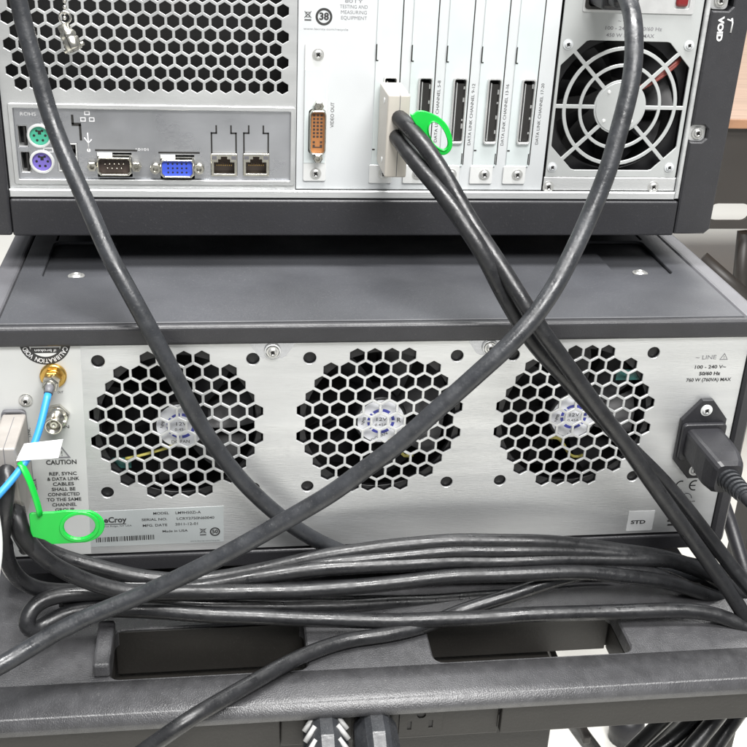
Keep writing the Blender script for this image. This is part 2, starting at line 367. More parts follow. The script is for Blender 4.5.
# fans behind the grilles
for i, fx in enumerate(FX):
    fan = node('fan', lo)
    fr = MB(); fr.plate(rect(fx-46, fx+46, -46, 46, 5), [ngon(fx, 0, 43.5, 48)], 2.2, 3, 'fan', .2)
    fr.box(fx-46, fx-42.5, 5.4, 30, -46, 46, 'fan'); fr.box(fx+42.5, fx+46, 5.4, 30, -46, 46, 'fan')
    for k in range(3):
        a = .5+i+k*2*PI/3; fr.tube([(fx+14*math.cos(a), 27, 14*math.sin(a)), (fx+45*math.cos(a), 27, 45*math.sin(a))], 2, 'fan', 6)
    fr.build('fan_frame', fan)
    hb = MB(); hb.lathe((fx+1, 6, -2.4), [(15.5, -20), (15.5, -1), (14.5, 0), (0, 0)], 'fan', seg=32); hb.build('hub', fan)
    lb = MB(); lb.lathe((fx+1, 5.98, -2.4), [(13.6, 0), (13.6, .12), (0, .12)], 'hub', seg=36)
    for k in range(8):
        a0, a1 = 2*PI*k/8+.06, 2*PI*(k+1)/8-.10
        q = [(fx+1+6.2*math.cos(a0+(a1-a0)*j/5), -2.4+6.2*math.sin(a0+(a1-a0)*j/5)) for j in range(6)]+[(fx+1+8.0*math.cos(a1-(a1-a0)*j/5), -2.4+8.0*math.sin(a1-(a1-a0)*j/5)) for j in range(6)]
        lb.plate(q, [], 5.8, .06, 'hubblue', 0.0)
    lb.text('12V', fx+1, -1.2, 5.8, 2.2, width=6); lb.text('0.45A', fx+1, -4.8, 5.8, 1.6, width=7)
    lb.text('DC FAN', fx+.5, -12.6, 5.8, 2.0, width=10, rot=i*.5); lb.text('R', fx+11.3, -2, 5.8, 3.0); lb.text('NMB', fx-9, -1-i, 5.8, 1.8, width=5, rot=1.3)
    lb.build('hub_label', fan)
    bl = MB()
    for k in range(7):
        a = 2*PI*k/7+i*.3; vs = []
        for j in range(6):
            r = 15+27*j/5; tw = .28*(j/5); 
            vs.append([bl.bm.verts.new((fx+r*math.cos(a+tw+d), 9+(y)+0*j, .3+r*math.sin(a+tw+d))) for d, y in ((-.36, 0), (-.1, 5), (.2, 12))])
        fs = []
        for p, q in zip(vs, vs[1:]):
            for e in range(2): fs.append(bl.bm.faces.new([p[e], p[e+1], q[e+1], q[e]]))
        bl._new(fs, 'fan', True)
    bl.build('fan_blades', fan)
    w = MB()
    a, c_ = (L(134, 461), L(166, 452)) if i == 0 else ((L(398, 443), L(404, 462)) if i == 1 else (L(560, 440), L(575, 462)))
    wires = spline([(a[0]-5, 4.6, a[1]-1), (a[0], 4.4, a[1]), (c_[0], 4.4, c_[1]), (c_[0]+6, 4.6, c_[1]+2)])
    w.tube(wires, .9, 'yellow', 8)
    w.build('wiring', fan); w = MB()
    if i != 1: p = L(116, 467) if i == 0 else L(634, 378); w.box(p[0]-9, p[0]+8, 4.6, 5.2, p[1]-3.5, p[1]+3, 'teal')
    if i != 1: w.build('circuit_board', fan)

# left connector plate, its print and sockets
ov = MB(); ov.plate([(-209.5, -82.6), (-166.6, -82.6), (-163.4, 50.8), (-209.5, 50.8)], [rect(-207, -195, -37, 13, 2)], -.18, .16, 'overlay', .02).build('connector_overlay', lo)
tx = MB(); yy = -.36
def lt(s, px, py, h, w=None, **k): x, z = L(px, py); tx.text(s, x, z, yy, h, width=w, **k)
lt('CAUTION', 61.5, 462, 2.8, 16.5, bold=.025)
for k, (s, w) in enumerate((('REF, SYNC', 15), ('& DATA LINK', 17.5), ('CABLES', 11.5), ('SHALL BE', 13), ('CONNECTED', 17.5), ('TO THE SAME', 19), ('CHANNEL', 13.5), ('GROUP', 10.5))):
    lt(s, 63+.25*k, 473.4+5.15*k, 2.1, w, bold=.02)
x, z = L(62, 453); tx.plate([(x-4.6, z-3), (x+4.6, z-3), (x, z+4.6)], [[(x-3.2, z-2.2), (x+3.2, z-2.2), (x, z+3.2)]], yy-.06, .06, 'greyink', 0); tx.text('!', x, z-.2, yy, 3)
lt('IN', 66, 426.5, 2.0, 3.4); lt('OUT', 60.5, 392, 1.4, 3); lt('SYNC', 29.5, 432, 1.6, 6, rot=PI/2); lt('DATA', 35.5, 484, 1.8, 7, rot=PI/2)
tx.build('printed_text', lo)
cs = MB(); sx_, sz_ = -181.5, 53.2
def below(R): a0 = math.asin((51.2-sz_)/R); return [(sx_+R*math.cos(a), sz_+R*math.sin(a)) for a in [a0-(PI+2*a0)*k/40 for k in range(41)]]
cs.plate(below(13.2), [], -.32, .12, 'ink', .02); cs.plate(below(8.6), [], -.42, .1, 'sticker', .02)
word = 'CALIBRATION VOID'
adv = [{'I': .45, ' ': .6, 'L': .8}.get(c, 1.0) for c in word]; tot = sum(adv); pos = 0
for ch, w_ in zip(word, adv):
    a = -.27-(PI-.54)*(pos+w_/2)/tot; pos += w_
    if ch != ' ': cs.text(ch, sx_+10.9*math.cos(a), sz_+10.9*math.sin(a), -.34, 2.5, 'whiteink', rot=a-PI/2, bold=.012, sx=.85)
cs.plate(rect(sx_-7.4, sx_+7.4, sz_-6.4, sz_-3.2), [], -.46, .05, 'ink', 0); cs.text('if broken', sx_, sz_-4.8, -.5, 1.6, 'whiteink', width=11, rot=PI)
cs.build('calibration_seal', lo)
g = MB(); x, z = L(53.5, 375)
g.lathe((x, -.3, z), [(7.0, 0), (7.0, 1.6), (6.2, 2.2), (4.3, 2.3), (4.3, 3.4), (0, 3.4)], 'gold', seg=28)
g.lathe((x, -3.6, z), [(4.6, 0), (4.9, .5), (4.9, 2.6), (4.4, 3), (3.4, 3), (3.4, 9), (0, 9)], 'gold', seg=6, smooth=False); g.build('sync_socket', lo)
g = MB(); x, z = L(56.5, 415)
g.lathe((x, -.3, z), [(7.4, 0), (7.4, 2.2), (6.6, 2.6)], 'nickel', seg=6, smooth=False, start=.2)
g.lathe((x, -2.6, z), [(6.2, 0), (6.2, 1.2), (4.8, 1.4), (4.8, 10.5), (4.4, 11), (3.9, 11), (3.9, 5), (2.0, 4.8), (1.9, 9), (.8, 9), (.7, 6), (0, 6)], 'nickel')
for sg in (-1, 1): g.lathe((x+sg*4.6, -8.2, z), [(1.1, 0), (1.1, 1.6), (.8, 1.9), (0, 1.9)], 'nickel', (sg, 0, 0), 10)
g.build('reference_socket', lo)
g = MB(); x, z = L(26, 400); g.lathe((x, -.3, z), [(3.8, 0), (3.8, .4)], 'nickel'); screw(g, x, z, -.6, 2.4, 2); g.build('screw', lo)
g = MB(); g.plate(rect(-207.4, -194.6, -37.6, 13.8, 2.4), [rect(-205.8, -196.2, -36, 12.2, 1.6)], -3, 2.6, 'boot', .3); g.build('link_socket', lo)

# rating label
rl = MB(); rl.plate([(-167.2, -78), (-90, -77.6), (-89.6, -52.8), (-166.4, -53.6)], [], -.1, .1, 'label', .02)
tx = rl; yy = -.12
lt('LeCroy', 113, 520, 3.6, 15, bold=.03); x, z = L(113, 523.6); rl.box(x-7.6, x+7.4, -.17, -.12, z-.6, z-.1, 'ink')
lt('Chestnut Ridge, NY USA', 114, 526, 1.1, 20)
lt('MODEL', 161, 513.2, 1.7, 9, bold=.015); lt('LM9H50Zi-A', 188, 512.4, 1.7, 14.5, bold=.015)
lt('SERIAL NO.', 154.5, 519.4, 1.7, 14.5, bold=.015); lt('LCRY2750N60040', 195.5, 518.0, 1.7, 21.5, bold=.015)
lt('MFG. DATE', 155, 525.2, 1.7, 14, bold=.015); lt('2011-12-01', 187, 523.8, 1.7, 13, bold=.015)
lt('Made in USA', 175, 530.8, 1.5, 14.5, bold=.015)
random.seed(3); x, z = L(96, 540); k = 0.0
while k < 33:
    w = random.choice((.3, .5, .5, .8)); rl.box(x+k, x+k+w, -.17, -.12, z-1.6+.02*k, z+1.7+.02*k, 'ink'); k += w+random.choice((.3, .45, .6))
def weee(mb, x, z, s, y):
    mb.tube([(x-2.2*s, y-.05, z+2*s), (x+2.2*s, y-.05, z-2*s)], .22*s, 'ink', 5); mb.tube([(x+2.2*s, y-.05, z+2*s), (x-2.2*s, y-.05, z-2*s)], .22*s, 'ink', 5)
    mb.plate([(x-1.7*s, z+1.5*s), (x-1.2*s, z-1.8*s), (x+1.2*s, z-1.8*s), (x+1.7*s, z+1.5*s)], [[(x-1.3*s, z+1.1*s), (x-.9*s, z-1.4*s), (x+.9*s, z-1.4*s), (x+1.3*s, z+1.1*s)]], y-.05, .05, 'ink', 0)
    mb.box(x-2.2*s, x+2.2*s, y-.07, y-.01, z-3.9*s, z-3.1*s, 'ink')
def badge(mb, x, z, r, y, word):
    mb.plate(ngon(x, z, r, 36), [ngon(x, z, r*.72, 30)], y-.05, .05, 'ink', 0)
    mb.text(word, x, z, y, r*.8, width=r*1.15, bold=.04)
weee(rl, *L(203, 530.5), .82, -.12); badge(rl, *L(215, 531.5), 3.0, -.12, '50')
lt('www.lecroy.com/recycle', 205, 540.5, .8, 17)
rl.build('rating_label', lo)
st = MB(); st.plate(rect(157.6, 174.4, -81, -66.4, .5), [], -.1, .1, 'sticker', .02); st.text('STD', 164.6, -74.6, -.12, 2.5, width=9.4, bold=.03); st.build('option_sticker', lo)
tx = MB(); yy = -.05
lt('~ LINE', 706, 357.5, 2.6, 12.5, m='greyink'); x, z = L(724, 357); tx.plate([(x-2.6, z-1.8), (x+2.6, z-1.8), (x, z+2.6)], [[(x-1.9, z-1.3), (x+1.9, z-1.3), (x, z+1.8)]], yy-.06, .06, 'greyink', 0); tx.text('!', x, z-.2, yy, 1.8)
lt('100 - 240 V~', 710, 367, 2.1, 19, bold=.02); lt('50/60 Hz', 709.5, 373.6, 2.1, 13, bold=.035); lt('760 W (760VA) MAX', 708.5, 379.8, 2.1, 27.5, bold=.02)
tx.build('power_marking', lo); tx = MB()
x, z = L(688, 485.5)
for dx, bar in ((-4.6, 0), (4.2, 1)):
    q = [(x+dx+3.6*math.cos(a), z+3.8*math.sin(a)) for a in [PI*.40+PI*1.2*k/14 for k in range(15)]]+[(x+dx+2.7*math.cos(a), z+2.9*math.sin(a)) for a in [PI*1.6-PI*1.2*k/14 for k in range(15)]]
    tx.plate(q, [], yy-.05, .06, 'ink', 0)
    if bar: tx.box(x+dx-2.9, x+dx+.6, yy-.1, yy-.02, z-.4, z+.4, 'ink')
x, z = L(686, 498); q = [(x+3.4*math.cos(PI*k/12), z+3.4*math.sin(PI*k/12)) for k in range(13)]
tx.tube([(a, yy-.1, c) for a, c in q], .25, 'greyink', 5); lt('us', 692.5, 501, 1.4, 3)
for k in range(3): x, z = L(675, 516.5+4*k); tx.box(x-5, x+2, yy-.08, yy-.02, z-.7, z+.7, 'ink')
tx.build('approval_mark', lo)
# mains inlet
ix, iz = 193.2, -15.6
il = MB(); il.plate([(ix-14, iz+14), (ix-3.4, iz+27), (ix+3.4, iz+27), (ix+14, iz+14), (ix+14, iz-14), (ix+3.4, iz-26.6), (ix-3.4, iz-26.6), (ix-14, iz-14)], [rect(ix-11.5, ix+11.5, iz-8, iz+8, 2)], -3.2, 3.1, 'plugblack', .4)
il.plate(rect(ix-13.4, ix+13.4, iz-12, iz+12.5, 2.5), [rect(ix-10.8, ix+10.8, iz-7.6, iz+7.6, 2)], -6.4, 3.1, 'plugblack', .5); il.box(ix-12.5, ix+12.5, 1.4, 12, iz-9.5, iz+9.5, 'hole'); il.build('mains_inlet', lo)
for dz in (20.4, -20.6): g = MB(); screw(g, ix, iz+dz, -3.2, 2.7, 1.3, 'white_metal'); g.build('screw', lo)

# ================================================================== upper instrument
up = thing('upper_instrument', 'computer style instrument with honeycomb vent, card slots and power supply fan, upper of the stack', 'instrument', (0, 290, 62))
TOP = 262
holes = []
for r in range(12):
    z = 169.4+r*7.0
    for k in range(19): holes.append(hexa(-196.2+k*7.99-(4.0 if r % 2 else 0), z, 6.45))
MB().plate(rect(-207.6, -44.4, 105, TOP), holes+[rect(-203, -46.8, 114.6, 157.4)], YU, 1.4, 'mesh', .2).build('vent_panel', up)
fr = MB()
fr.plate(rect(-204.4, -45.2, 112.9, 158.8, 1), [rect(-201.8, -47.6, 115.7, 156.2, .6)], YU-1.2, 1.1, 'mesh', .3)
fr.plate(rect(-207.8, 190.4, 105.4, 110.2), [], YU-2.6, 2.4, 'silver', .6)
fr.build('panel_trim', up)
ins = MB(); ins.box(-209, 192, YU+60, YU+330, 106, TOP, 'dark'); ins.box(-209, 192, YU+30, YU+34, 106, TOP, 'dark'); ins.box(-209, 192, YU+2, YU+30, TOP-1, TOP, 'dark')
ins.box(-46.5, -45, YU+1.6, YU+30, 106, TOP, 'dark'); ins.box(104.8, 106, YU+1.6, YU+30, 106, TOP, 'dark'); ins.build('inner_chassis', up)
# motherboard connector plate
io = node('port_plate', up)
def us(mb, s, px, py, h, w=None, y=YU, **k): x, z = U(px, py); mb.text(s, x, z, y, h, width=w, **k)
ph = []
def R_(x, z, w, h, r=0): return rect(x-w/2, x+w/2, z-h/2, z+h/2, r)
ps = [U(39.2, 136.4), U(41.8, 162.2)]
usb = [U(22.5, 136.5), U(25.5, 162.5)]
mid = U(67.5, 158); ser = U(114.6, 165.4); vga = U(177.4, 167.6); rj = [U(224.2, 165), U(256.2, 165)]
ph += [R_(*usb[0], 5.6, 12.4), R_(*usb[1], 5.6, 12.0)] + [ngon(*p, 6.3, 24) for p in ps] + [R_(*mid, 11.5, 17)]
ph += [R_(*ser, 19.5, 14.2), R_(*vga, 19.5, 14.2)] + [R_(*p, 15.2, 13.4) for p in rj]
py_ = YU+1.0
pl = MB(); pl.plate(rect(-203, -46.6, 114.4, 157.6), ph, py_, .8, 'io', .1)
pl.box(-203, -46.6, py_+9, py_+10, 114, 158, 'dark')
for p in rj:                                                  # scored knock-outs above the network sockets
    x, z = p[0], p[1]+6.9
    segs = [(-7.0, 0, -7.0, 11.5), (-7.0, 11.5, -4.2, 11.5), (-4.2, 11.5, -4.2, 15.6), (7.0, 0, 7.0, 11.5), (7.0, 11.5, 4.2, 11.5), (4.2, 11.5, 4.2, 15.6)]
    for a, b_, c_, d in segs: pl.box(x+min(a, c_)-.45, x+max(a, c_)+.45, py_-.12, py_-.02, z+min(b_, d)-.45, z+max(b_, d)+.45, 'hole')
for q in ((72.2, 116, 72.2, 124), (72.2, 124, 80, 125.5), (80, 125.5, 80.5, 140)):
    a, b_ = U(q[0], q[1]), U(q[2], q[3]); pl.box(min(a[0], b_[0])-.5, max(a[0], b_[0])+.5, py_-.12, py_-.02, min(a[1], b_[1])-.5, max(a[1], b_[1])+.5, 'hole')
for p in (ser, vga):                                           # scored lines and bent tabs
    pl.box(p[0]-10.5, p[0]+13, py_-.12, py_-.02, p[1]+8.0, p[1]+9.0, 'hole'); pl.box(p[0]-9, p[0]+11, py_-.12, py_-.02, p[1]-8.6, p[1]-7.8, 'hole')
    pl.box(p[0]-9.5, p[0]-1, py_-.5, py_+.2, p[1]+5.2, p[1]+7.2, 'white_metal')
us(pl, 'ROHS', 27.5, 114.5, 2.0, 8.5, py_, m='whiteink'); us(pl, 'KB', 45, 124.5, 1.6, 5, py_, m='whiteink')
x, z = U(48, 150.5); pl.plate(rect(x-2.8, x+2.8, z-1.4, z+1.4), [rect(x-2.2, x+2.2, z-.8, z+.8)], py_-.04, .05, 'whiteink', 0)
x, z = U(87, 117); 
for dx, dz in ((0, 2), (-2.4, -1.6), (2.4, -1.6)): pl.plate(R_(x+dx, z+dz, 3, 2.4), [R_(x+dx, z+dz, 2, 1.4)], py_-.04, .05, 'whiteink', 0)
x, z = U(88, 142); pl.tube([(x, py_-.05, z-5), (x, py_-.05, z+5)], .3, 'whiteink', 5); pl.tube([(x-2, py_-.05, z+2.2), (x, py_-.05, z-1), (x+2, py_-.05, z+1.2)], .3, 'whiteink', 5); pl.lathe((x, py_-.02, z-5), [(1, 0), (1, .06), (0, .06)], 'whiteink')
us(pl, '10101', 142, 150, 1.5, 7, py_, m='whiteink')
pl.build('stamped_plate', io)
for p, c in zip(ps, ('psgreen', 'pspurple')):
    g = MB(); g.lathe((p[0], py_+2, p[1]), [(7.0, 0), (7.0, 2.2), (6.3, 3), (5.5, 3), (5.4, 1.4)], 'white_metal', seg=28)
    g.lathe((p[0], py_+2, p[1]), [(5.8, 0), (5.4, 1.2), (0, 1.2)], c, seg=28)
    for k in range(6):
        a = PI/2+PI/6+k*PI/3; g.lathe((p[0]+3.1*math.cos(a), py_+.85, p[1]+3.1*math.sin(a)), [(.75, 0), (.75, .1), (0, .1)], 'hole', seg=10)
    g.box(p[0]-.9, p[0]+.9, py_+.7, py_+.9, p[1]+.6, p[1]+2.9, 'hole'); g.build('keyboard_port', io)
for p in usb:
    g = MB(); g.plate(R_(*p, 5.4, 12, .4), [R_(*p, 4.8, 11.4, .3)], py_+.2, 8, 'steel', .1); g.box(p[0]+.4, p[0]+1.6, py_+1, py_+8, p[1]-5, p[1]+5, 'hole'); g.build('usb_port', io)
g = MB(); g.plate(R_(*mid, 11.2, 16.6, .4), [R_(mid[0], mid[1]+4.2, 9.6, 6.4), R_(mid[0], mid[1]-4.2, 9.6, 6.4)], py_-.4, 8, 'steel', .1)
for dz in (4.2, -4.2): g.box(mid[0]-4, mid[0]+4, py_+.6, py_+8, mid[1]+dz+.6, mid[1]+dz+2.4, 'white_metal' if dz < 0 else 'hole')
g.build('usb_port', io)
def dsub(p, ins_m, kind):
    g = MB(); D = lambda w, h, sl_: [(p[0]-w/2+sl_, p[1]-h/2), (p[0]+w/2-sl_, p[1]-h/2), (p[0]+w/2, p[1]-h/2+1.6), (p[0]+w/2, p[1]+h/2-1), (p[0]+w/2-1, p[1]+h/2), (p[0]-w/2+1, p[1]+h/2), (p[0]-w/2, p[1]+h/2-1), (p[0]-w/2, p[1]-h/2+1.6)]
    g.plate(rect(p[0]-15.2, p[0]+15.2, p[1]-5.6, p[1]+5.6, 1), [], py_+1.6, .8, 'steel', .15)
    g.plate(D(19, 10.6, 1.6), [D(17.2, 8.8, 1.6)], py_-4.2, 6, 'nickel', .3)
    g.plate(D(17.4, 9.0, 1.6), [], py_-2.4 if kind == 'f' else py_+.4, 1.2, ins_m, .1)
    n = (5, 4) if kind == 'm' else (5, 5, 5)
    for r, c in enumerate(n):
        for k in range(c):
            x = p[0]+(k-(c-1)/2)*2.6; z = p[1]+((len(n)-1)/2-r)*2.5
            if kind == 'm': g.lathe((x, py_+.4, z), [(.5, 0), (.5, 3), (0, 3.4)], 'nickel', seg=8)
            else: g.lathe((x, py_-2.36, z), [(.6, 0), (.6, .1), (0, .1)], 'hole', seg=8)
    for sg in (-1, 1):
        g.lathe((p[0]+sg*12.4, py_-.1, p[1]-.2), [(3.0, 0), (3.0, 4), (2.6, 4.4), (1.5, 4.4), (1.4, 1.5), (0, 1.5)], 'nickel', seg=6 if kind == 'm' else 18, smooth=kind != 'm')
    return g
dsub(ser, 'serial', 'm').build('serial_port', io); dsub(vga, 'vgablue', 'f').build('video_port', io)
for p in rj:
    g = MB(); x, z = p
    op = [(x-5.9, z-5.2), (x+5.9, z-5.2), (x+5.9, z+1.6), (x+3.4, z+1.6), (x+3.4, z+3.4), (x+1.8, z+3.4), (x+1.8, z+4.9), (x-1.8, z+4.9), (x-1.8, z+3.4), (x-3.4, z+3.4), (x-3.4, z+1.6), (x-5.9, z+1.6)]
    g.plate(R_(x, z, 15, 13.2, .4), [op], py_-1.4, 9, 'nickel', .15); g.box(x-6.4, x+6.4, py_+6, py_+7, z-5.6, z+5.2, 'serial')
    for k in range(8): g.box(x-4.4+k*1.2, x-4.0+k*1.2, py_+1, py_+5.6, z-1+.0, z-.4, 'gold')
    for sg in (-1, 1): g.box(x+sg*5.6-1.4, x+sg*5.6+1.4, py_-1.75, py_-1.45, z+3.4, z+5.4, 'boot')
    g.build('network_port', io)

# card section
card = MB(); card.plate(rect(-44, 105.6, 110.4, TOP), [R_(-32.4, 145, 9.6, 26)]+[rect(5.2+20.35*k, 13.2+20.35*k, 139.4, 177.4) for k in range(5)], YU+.3, 1.2, 'paint', .15)
card.build('card_panel', up)
br = MB(); br.plate(rect(-40, -26.6, 115.6, 194.8, 1.2), [R_(-32.4, 145, 9.6, 26, 2)], YU-.8, .9, 'white_metal', .2)
br.plate(rect(-39.8, -27.4, 126.5, 180.5), [R_(-32.4, 145, 9.8, 26, 2)], YU-1.25, .4, 'bracket', .1); brk = br.build('video_bracket', up)
g = MB()
dz_ = 145.4; dx_ = -32.2
g.plate(R_(dx_, dz_, 9.4, 25.4, 2.6), [R_(dx_, dz_, 7.9, 23.9, 2)], YU-6.2, 7, 'nickel', .3); g.plate(R_(dx_, dz_, 8.0, 24, 2), [], YU-3.4, 1, 'dvi', .05)
for r in range(9):
    for k in range(3):
        if r > 6 and k == 1: continue
        x, z = dx_+(k-1)*2.1, dz_+9.6-r*2.05-(1.2 if r > 6 else 0); g.box(x-.65, x+.65, YU-3.52, YU-3.38, z-.6, z+.6, 'serial')
g.box(dx_-2.8, dx_+2.8, YU-3.52, YU-3.4, dz_-9.2, dz_-8.6, 'serial')
for sg in (-1, 1): g.lathe((dx_+.3, YU-1.2, dz_+sg*15.2), [(2.9, 0), (2.9, 4.4), (2.2, 4.8), (1.4, 4.8), (1.2, 2.6), (0, 2.6)], 'nickel', seg=6, smooth=False)
g.build('dvi_connector', brk)
for z in (188.6, 120.2): g = MB(); screw(g, -32.6, z, YU-.8, 2.5, 1.3); g.build('screw', brk)
for k in range(5):
    x0 = .3+20.35*k; cb = MB()
    cb.plate(rect(x0, x0+13.9, 125, TOP-.6), [rect(x0+5.0, x0+12.8, 139.4, 177.4, 1)], YU-.6, .85, 'bracket', .15)
    cb.plate(rect(x0-1.2, x0+12.6, 114.6, 125.6, .8), [], YU-1.0, .8, 'white_metal', .2)
    cb.box(x0+14.2, x0+14.8, YU+.1, YU+.28, 126, TOP-1, 'hole')
    cb.box(x0-.2, x0+.5, YU-.72, YU-.58, 186, 195, 'hole'); cb.box(x0, x0+1.4, YU-.72, YU-.59, 185.6, 186.3, 'hole')
    cb.box(x0, x0+1.6, YU-.72, YU-.59, 134.4, 135.2, 'hole'); cb.box(x0+13.1, x0+13.7, YU-.72, YU-.59, 126.5, 133, 'hole')
    o = cb.build('card_bracket', up)
    g = MB(); g.plate(rect(x0+4.8, x0+13.0, 139.0, 177.8, 1.6), [rect(x0+5.7, x0+12.2, 140.2, 176.4, 1)], YU-2.6, 8, 'steel', .3)
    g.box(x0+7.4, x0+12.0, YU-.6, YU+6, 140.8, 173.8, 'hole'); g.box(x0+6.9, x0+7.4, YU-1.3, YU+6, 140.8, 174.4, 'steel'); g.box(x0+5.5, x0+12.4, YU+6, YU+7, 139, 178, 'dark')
    random.seed(k)
    for j in range(4):
        zc = 146+j*8+random.uniform(-2, 2); g.box(x0+11.3, x0+12.1, YU-.72, YU-.5, zc, zc+random.uniform(1, 3), 'steel')
    g.build('link_socket', o)
    g = MB(); screw(g, x0+7.6, 120.3, YU-1.0, 2.5, 1.3); g.build('screw', o)
tx = MB()
us(tx, 'VIDEO OUT', 332.5, 115, 2.0, 14.5, YU+.3, rot=PI/2); tx.build('video_text', up)
for s, px, py in (('DATA LINK CHANNEL 5-8', 437.5, 112), ('DATA LINK CHANNEL 9-12', 471.5, 115), ('DATA LINK CHANNEL 13-16', 505, 115.5), ('DATA LINK CHANNEL 17-20', 540, 114.5)):
    tx = MB(); us(tx, s, px, py, 1.8, 36, YU+.3, rot=PI/2); tx.build('channel_text', up)
tx = MB()
for k, (s, w) in enumerate((('80TY', 10), ('TESTING AND', 15.5), ('MEASURING', 14.5), ('EQUIPMENT', 14.5))): us(tx, s, 354, 1.4+5.6*k, 1.9, w, YU+.3, m='greyink')
weee(tx, *U(308, 14.4), .85, YU+.3); badge(tx, *U(324, 16.8), 4.7, YU+.3, '38'); us(tx, 'www.lecroy.com/recycle', 326, 29.3, 1.1, 25, YU+.3, m='greyink')
tx.build('approval_text', up)

# power supply
psu = node('power_supply', up)
hx, hz = 147.9, 161.6
def sect(r1, r2, a1, a2, w, n=12):
    def R(r, a): return r(a) if callable(r) else r
    o1, o2 = math.asin(w/R(r1, a1)), math.asin(w/R(r2, a1)); p1, p2 = math.asin(w/R(r1, a2)), math.asin(w/R(r2, a2))
    out = [(hx+R(r1, a)*math.cos(a), hz+R(r1, a)*math.sin(a)) for a in [a1+o1+(a2-p1-a1-o1)*k/n for k in range(n+1)]]
    N2 = n*3
    out += [(hx+R(r2, a)*math.cos(a), hz+R(r2, a)*math.sin(a)) for a in [a2-p2-(a2-p2-a1-o2)*k/N2 for k in range(N2+1)]]
    return out
def octo(a):
    c, s = abs(math.cos(a)), abs(math.sin(a)); r = 99
    if c > 1e-3: r = min(r, 39.2/c)
    if s > 1e-3: r = min(r, 38.2/s)
    return min(r, 63/(c+s) if c+s > 0 else r)
sp = [math.radians(a) for a in (0, 45, 135, 180, 225, 315, 360)]
gh = []
for a, b_ in zip(sp, sp[1:]):
    gh += [sect(16.0, 23.4, a, b_, 1.15), sect(25.4, 33.0, a, b_, 1.15), sect(35.2, octo, a, b_, 1.15)]
inl = rect(119, 142, 217.5, 246, 1.5)
gp = MB(); gp.plate(rect(107, 189.6, 119, TOP), gh+[inl], YU-.4, 1.2, 'guard', .2); gp.build('fan_guard', psu)
gp = MB(); gp.plate(rect(106.4, 190.2, 110.6, 118.8), [], YU-.6, 1.2, 'silver', .3); gp.build('mounting_plate', psu); gp = MB(); gp.plate(rect(117.6, 183.6, 215.6, 250, 1), [inl, rect(171.4, 180.6, 218.6, 239, 1)], YU-1.2, .7, 'steel', .15); gp.build('inlet_plate', psu)
for x, z, k in ((111.6, 197.2, 0), (184.6, 198.2, 0), (110.6, 125, 0), (184.6, 125.4, 0), (109.6, 112.9, 1), (176.4, 113.2, 1)):
    g = MB(); screw(g, x, z, YU-.5 if not k else YU-.7, 2.2 if not k else 2.6, 1.2, 'paint' if not k else 'screw'); g.build('screw', psu)
g = MB(); g.lathe((hx, YU-.4, hz), [(15, 0), (14.8, .5), (0, .5)], 'guard', seg=36)
for dx, dz in ((-8, 9), (-9, -8), (8, -8)): g.lathe((hx+dx, YU-.85, hz+dz), [(1.1, 0), (.8, .5), (0, .6)], 'white_metal', seg=10)
g.build('hub_cap', psu)
g = MB()
g.plate(rect(hx-40.4, hx+40.4, hz-40, hz+40, 3), [ngon(hx, hz, 38.8, 48)], YU+6, 3, 'fan', .2)
for k in range(9):
    a = 2*PI*k/9; vs = []
    for j in range(6):
        r = 14+23*j/5; tw = .22*j/5; vs.append([g.bm.verts.new((hx+r*math.cos(a+tw+d), YU+9+y, hz+r*math.sin(a+tw+d))) for d, y in ((-.26, 0), (-.06, 5), (.2, 12))])
    g._new([g.bm.faces.new([p[e], p[e+1], q[e+1], q[e]]) for p, q in zip(vs, vs[1:]) for e in range(2)], 'fan', True)
g.build('fan_blades', psu)
a, b_ = U(645, 89), U(681, 64); g = MB(); 
for d in (0, 1.6): g.tube(spline([(a[0]-3, YU+4, a[1]-2+d), (a[0]+8, YU+3, a[1]+5+d), (b_[0], YU+4, b_[1]+d), (b_[0]+3, YU+9, b_[1]+3)]), 1.1, 'redwire', 8)
g.build('wiring', psu)
g = MB(); g.box(119.5, 141.5, YU+2, YU+16, 218, 245.5, 'hole'); g.plate(rect(118.6, 142.4, 217, 246.5, 2), [rect(120.6, 140.4, 219, 244.5, 1.5)], YU-2.2, 2, 'hole', .3); g.build('mains_inlet', psu)
g = MB(); g.box(172.4, 179.6, YU-2.6, YU+4, 219.6, 238, 'red', 1.8, 3); g.build('power_switch', psu)
tx = MB(); us(tx, '~ LINE', 627, 21, 2.3, 11, YU-.4, m='greyink'); us(tx, '100 - 240 V~  50/60 Hz', 633, 28.6, 2.0, 34, YU-.4, bold=.015, m='greyink'); us(tx, '450 W 500VA  MAX', 630, 35.6, 2.0, 29, YU-.4, bold=.015, m='greyink'); tx.build('printed_text', psu)

# black frame round the panels
cl = MB()
def column(mb, poly): mb.plate(poly, [], YU-4.5, 9, 'black', .8)
column(cl, [(193.4, 84), (213, 84), (216.2, 87), (217.4, TOP+4), (193.4, TOP+4), (193.4, 229), (203.5, 229), (206, 226.5), (206, 221), (203.5, 218.4), (193.4, 218.4), (193.4, 152.4), (201, 152.4), (203.6, 150), (203.6, 144.6), (201, 142.2), (193.4, 142.2)])
def vtxt(s, px, py, h, w, r): x, z = U(px, py); cl.text(s, x, z, YU-4.5, h, 'whiteink', width=w, rot=r, bold=.05, thick=.12)
vtxt('VOID', 716.8, 28, 3.2, 14.0, -1.5); x, z = U(728, 25); cl.tube([(x-.4, YU-4.6, z+4.4), (x+.4, YU-4.6, z+1.8), (x+.2, YU-4.6, z-3.6)], .5, 'whiteink', 6)
x, z = U(725.5, 20); cl.tube([(x-1, YU-4.6, z+1), (x+1.4, YU-4.6, z+.2)], .4, 'whiteink', 6)
cl.build('corner_column', up)
g = MB(); g.plate(rect(190.6, 193.2, 106, TOP), [], YU-2.6, 3, 'silver', .5)
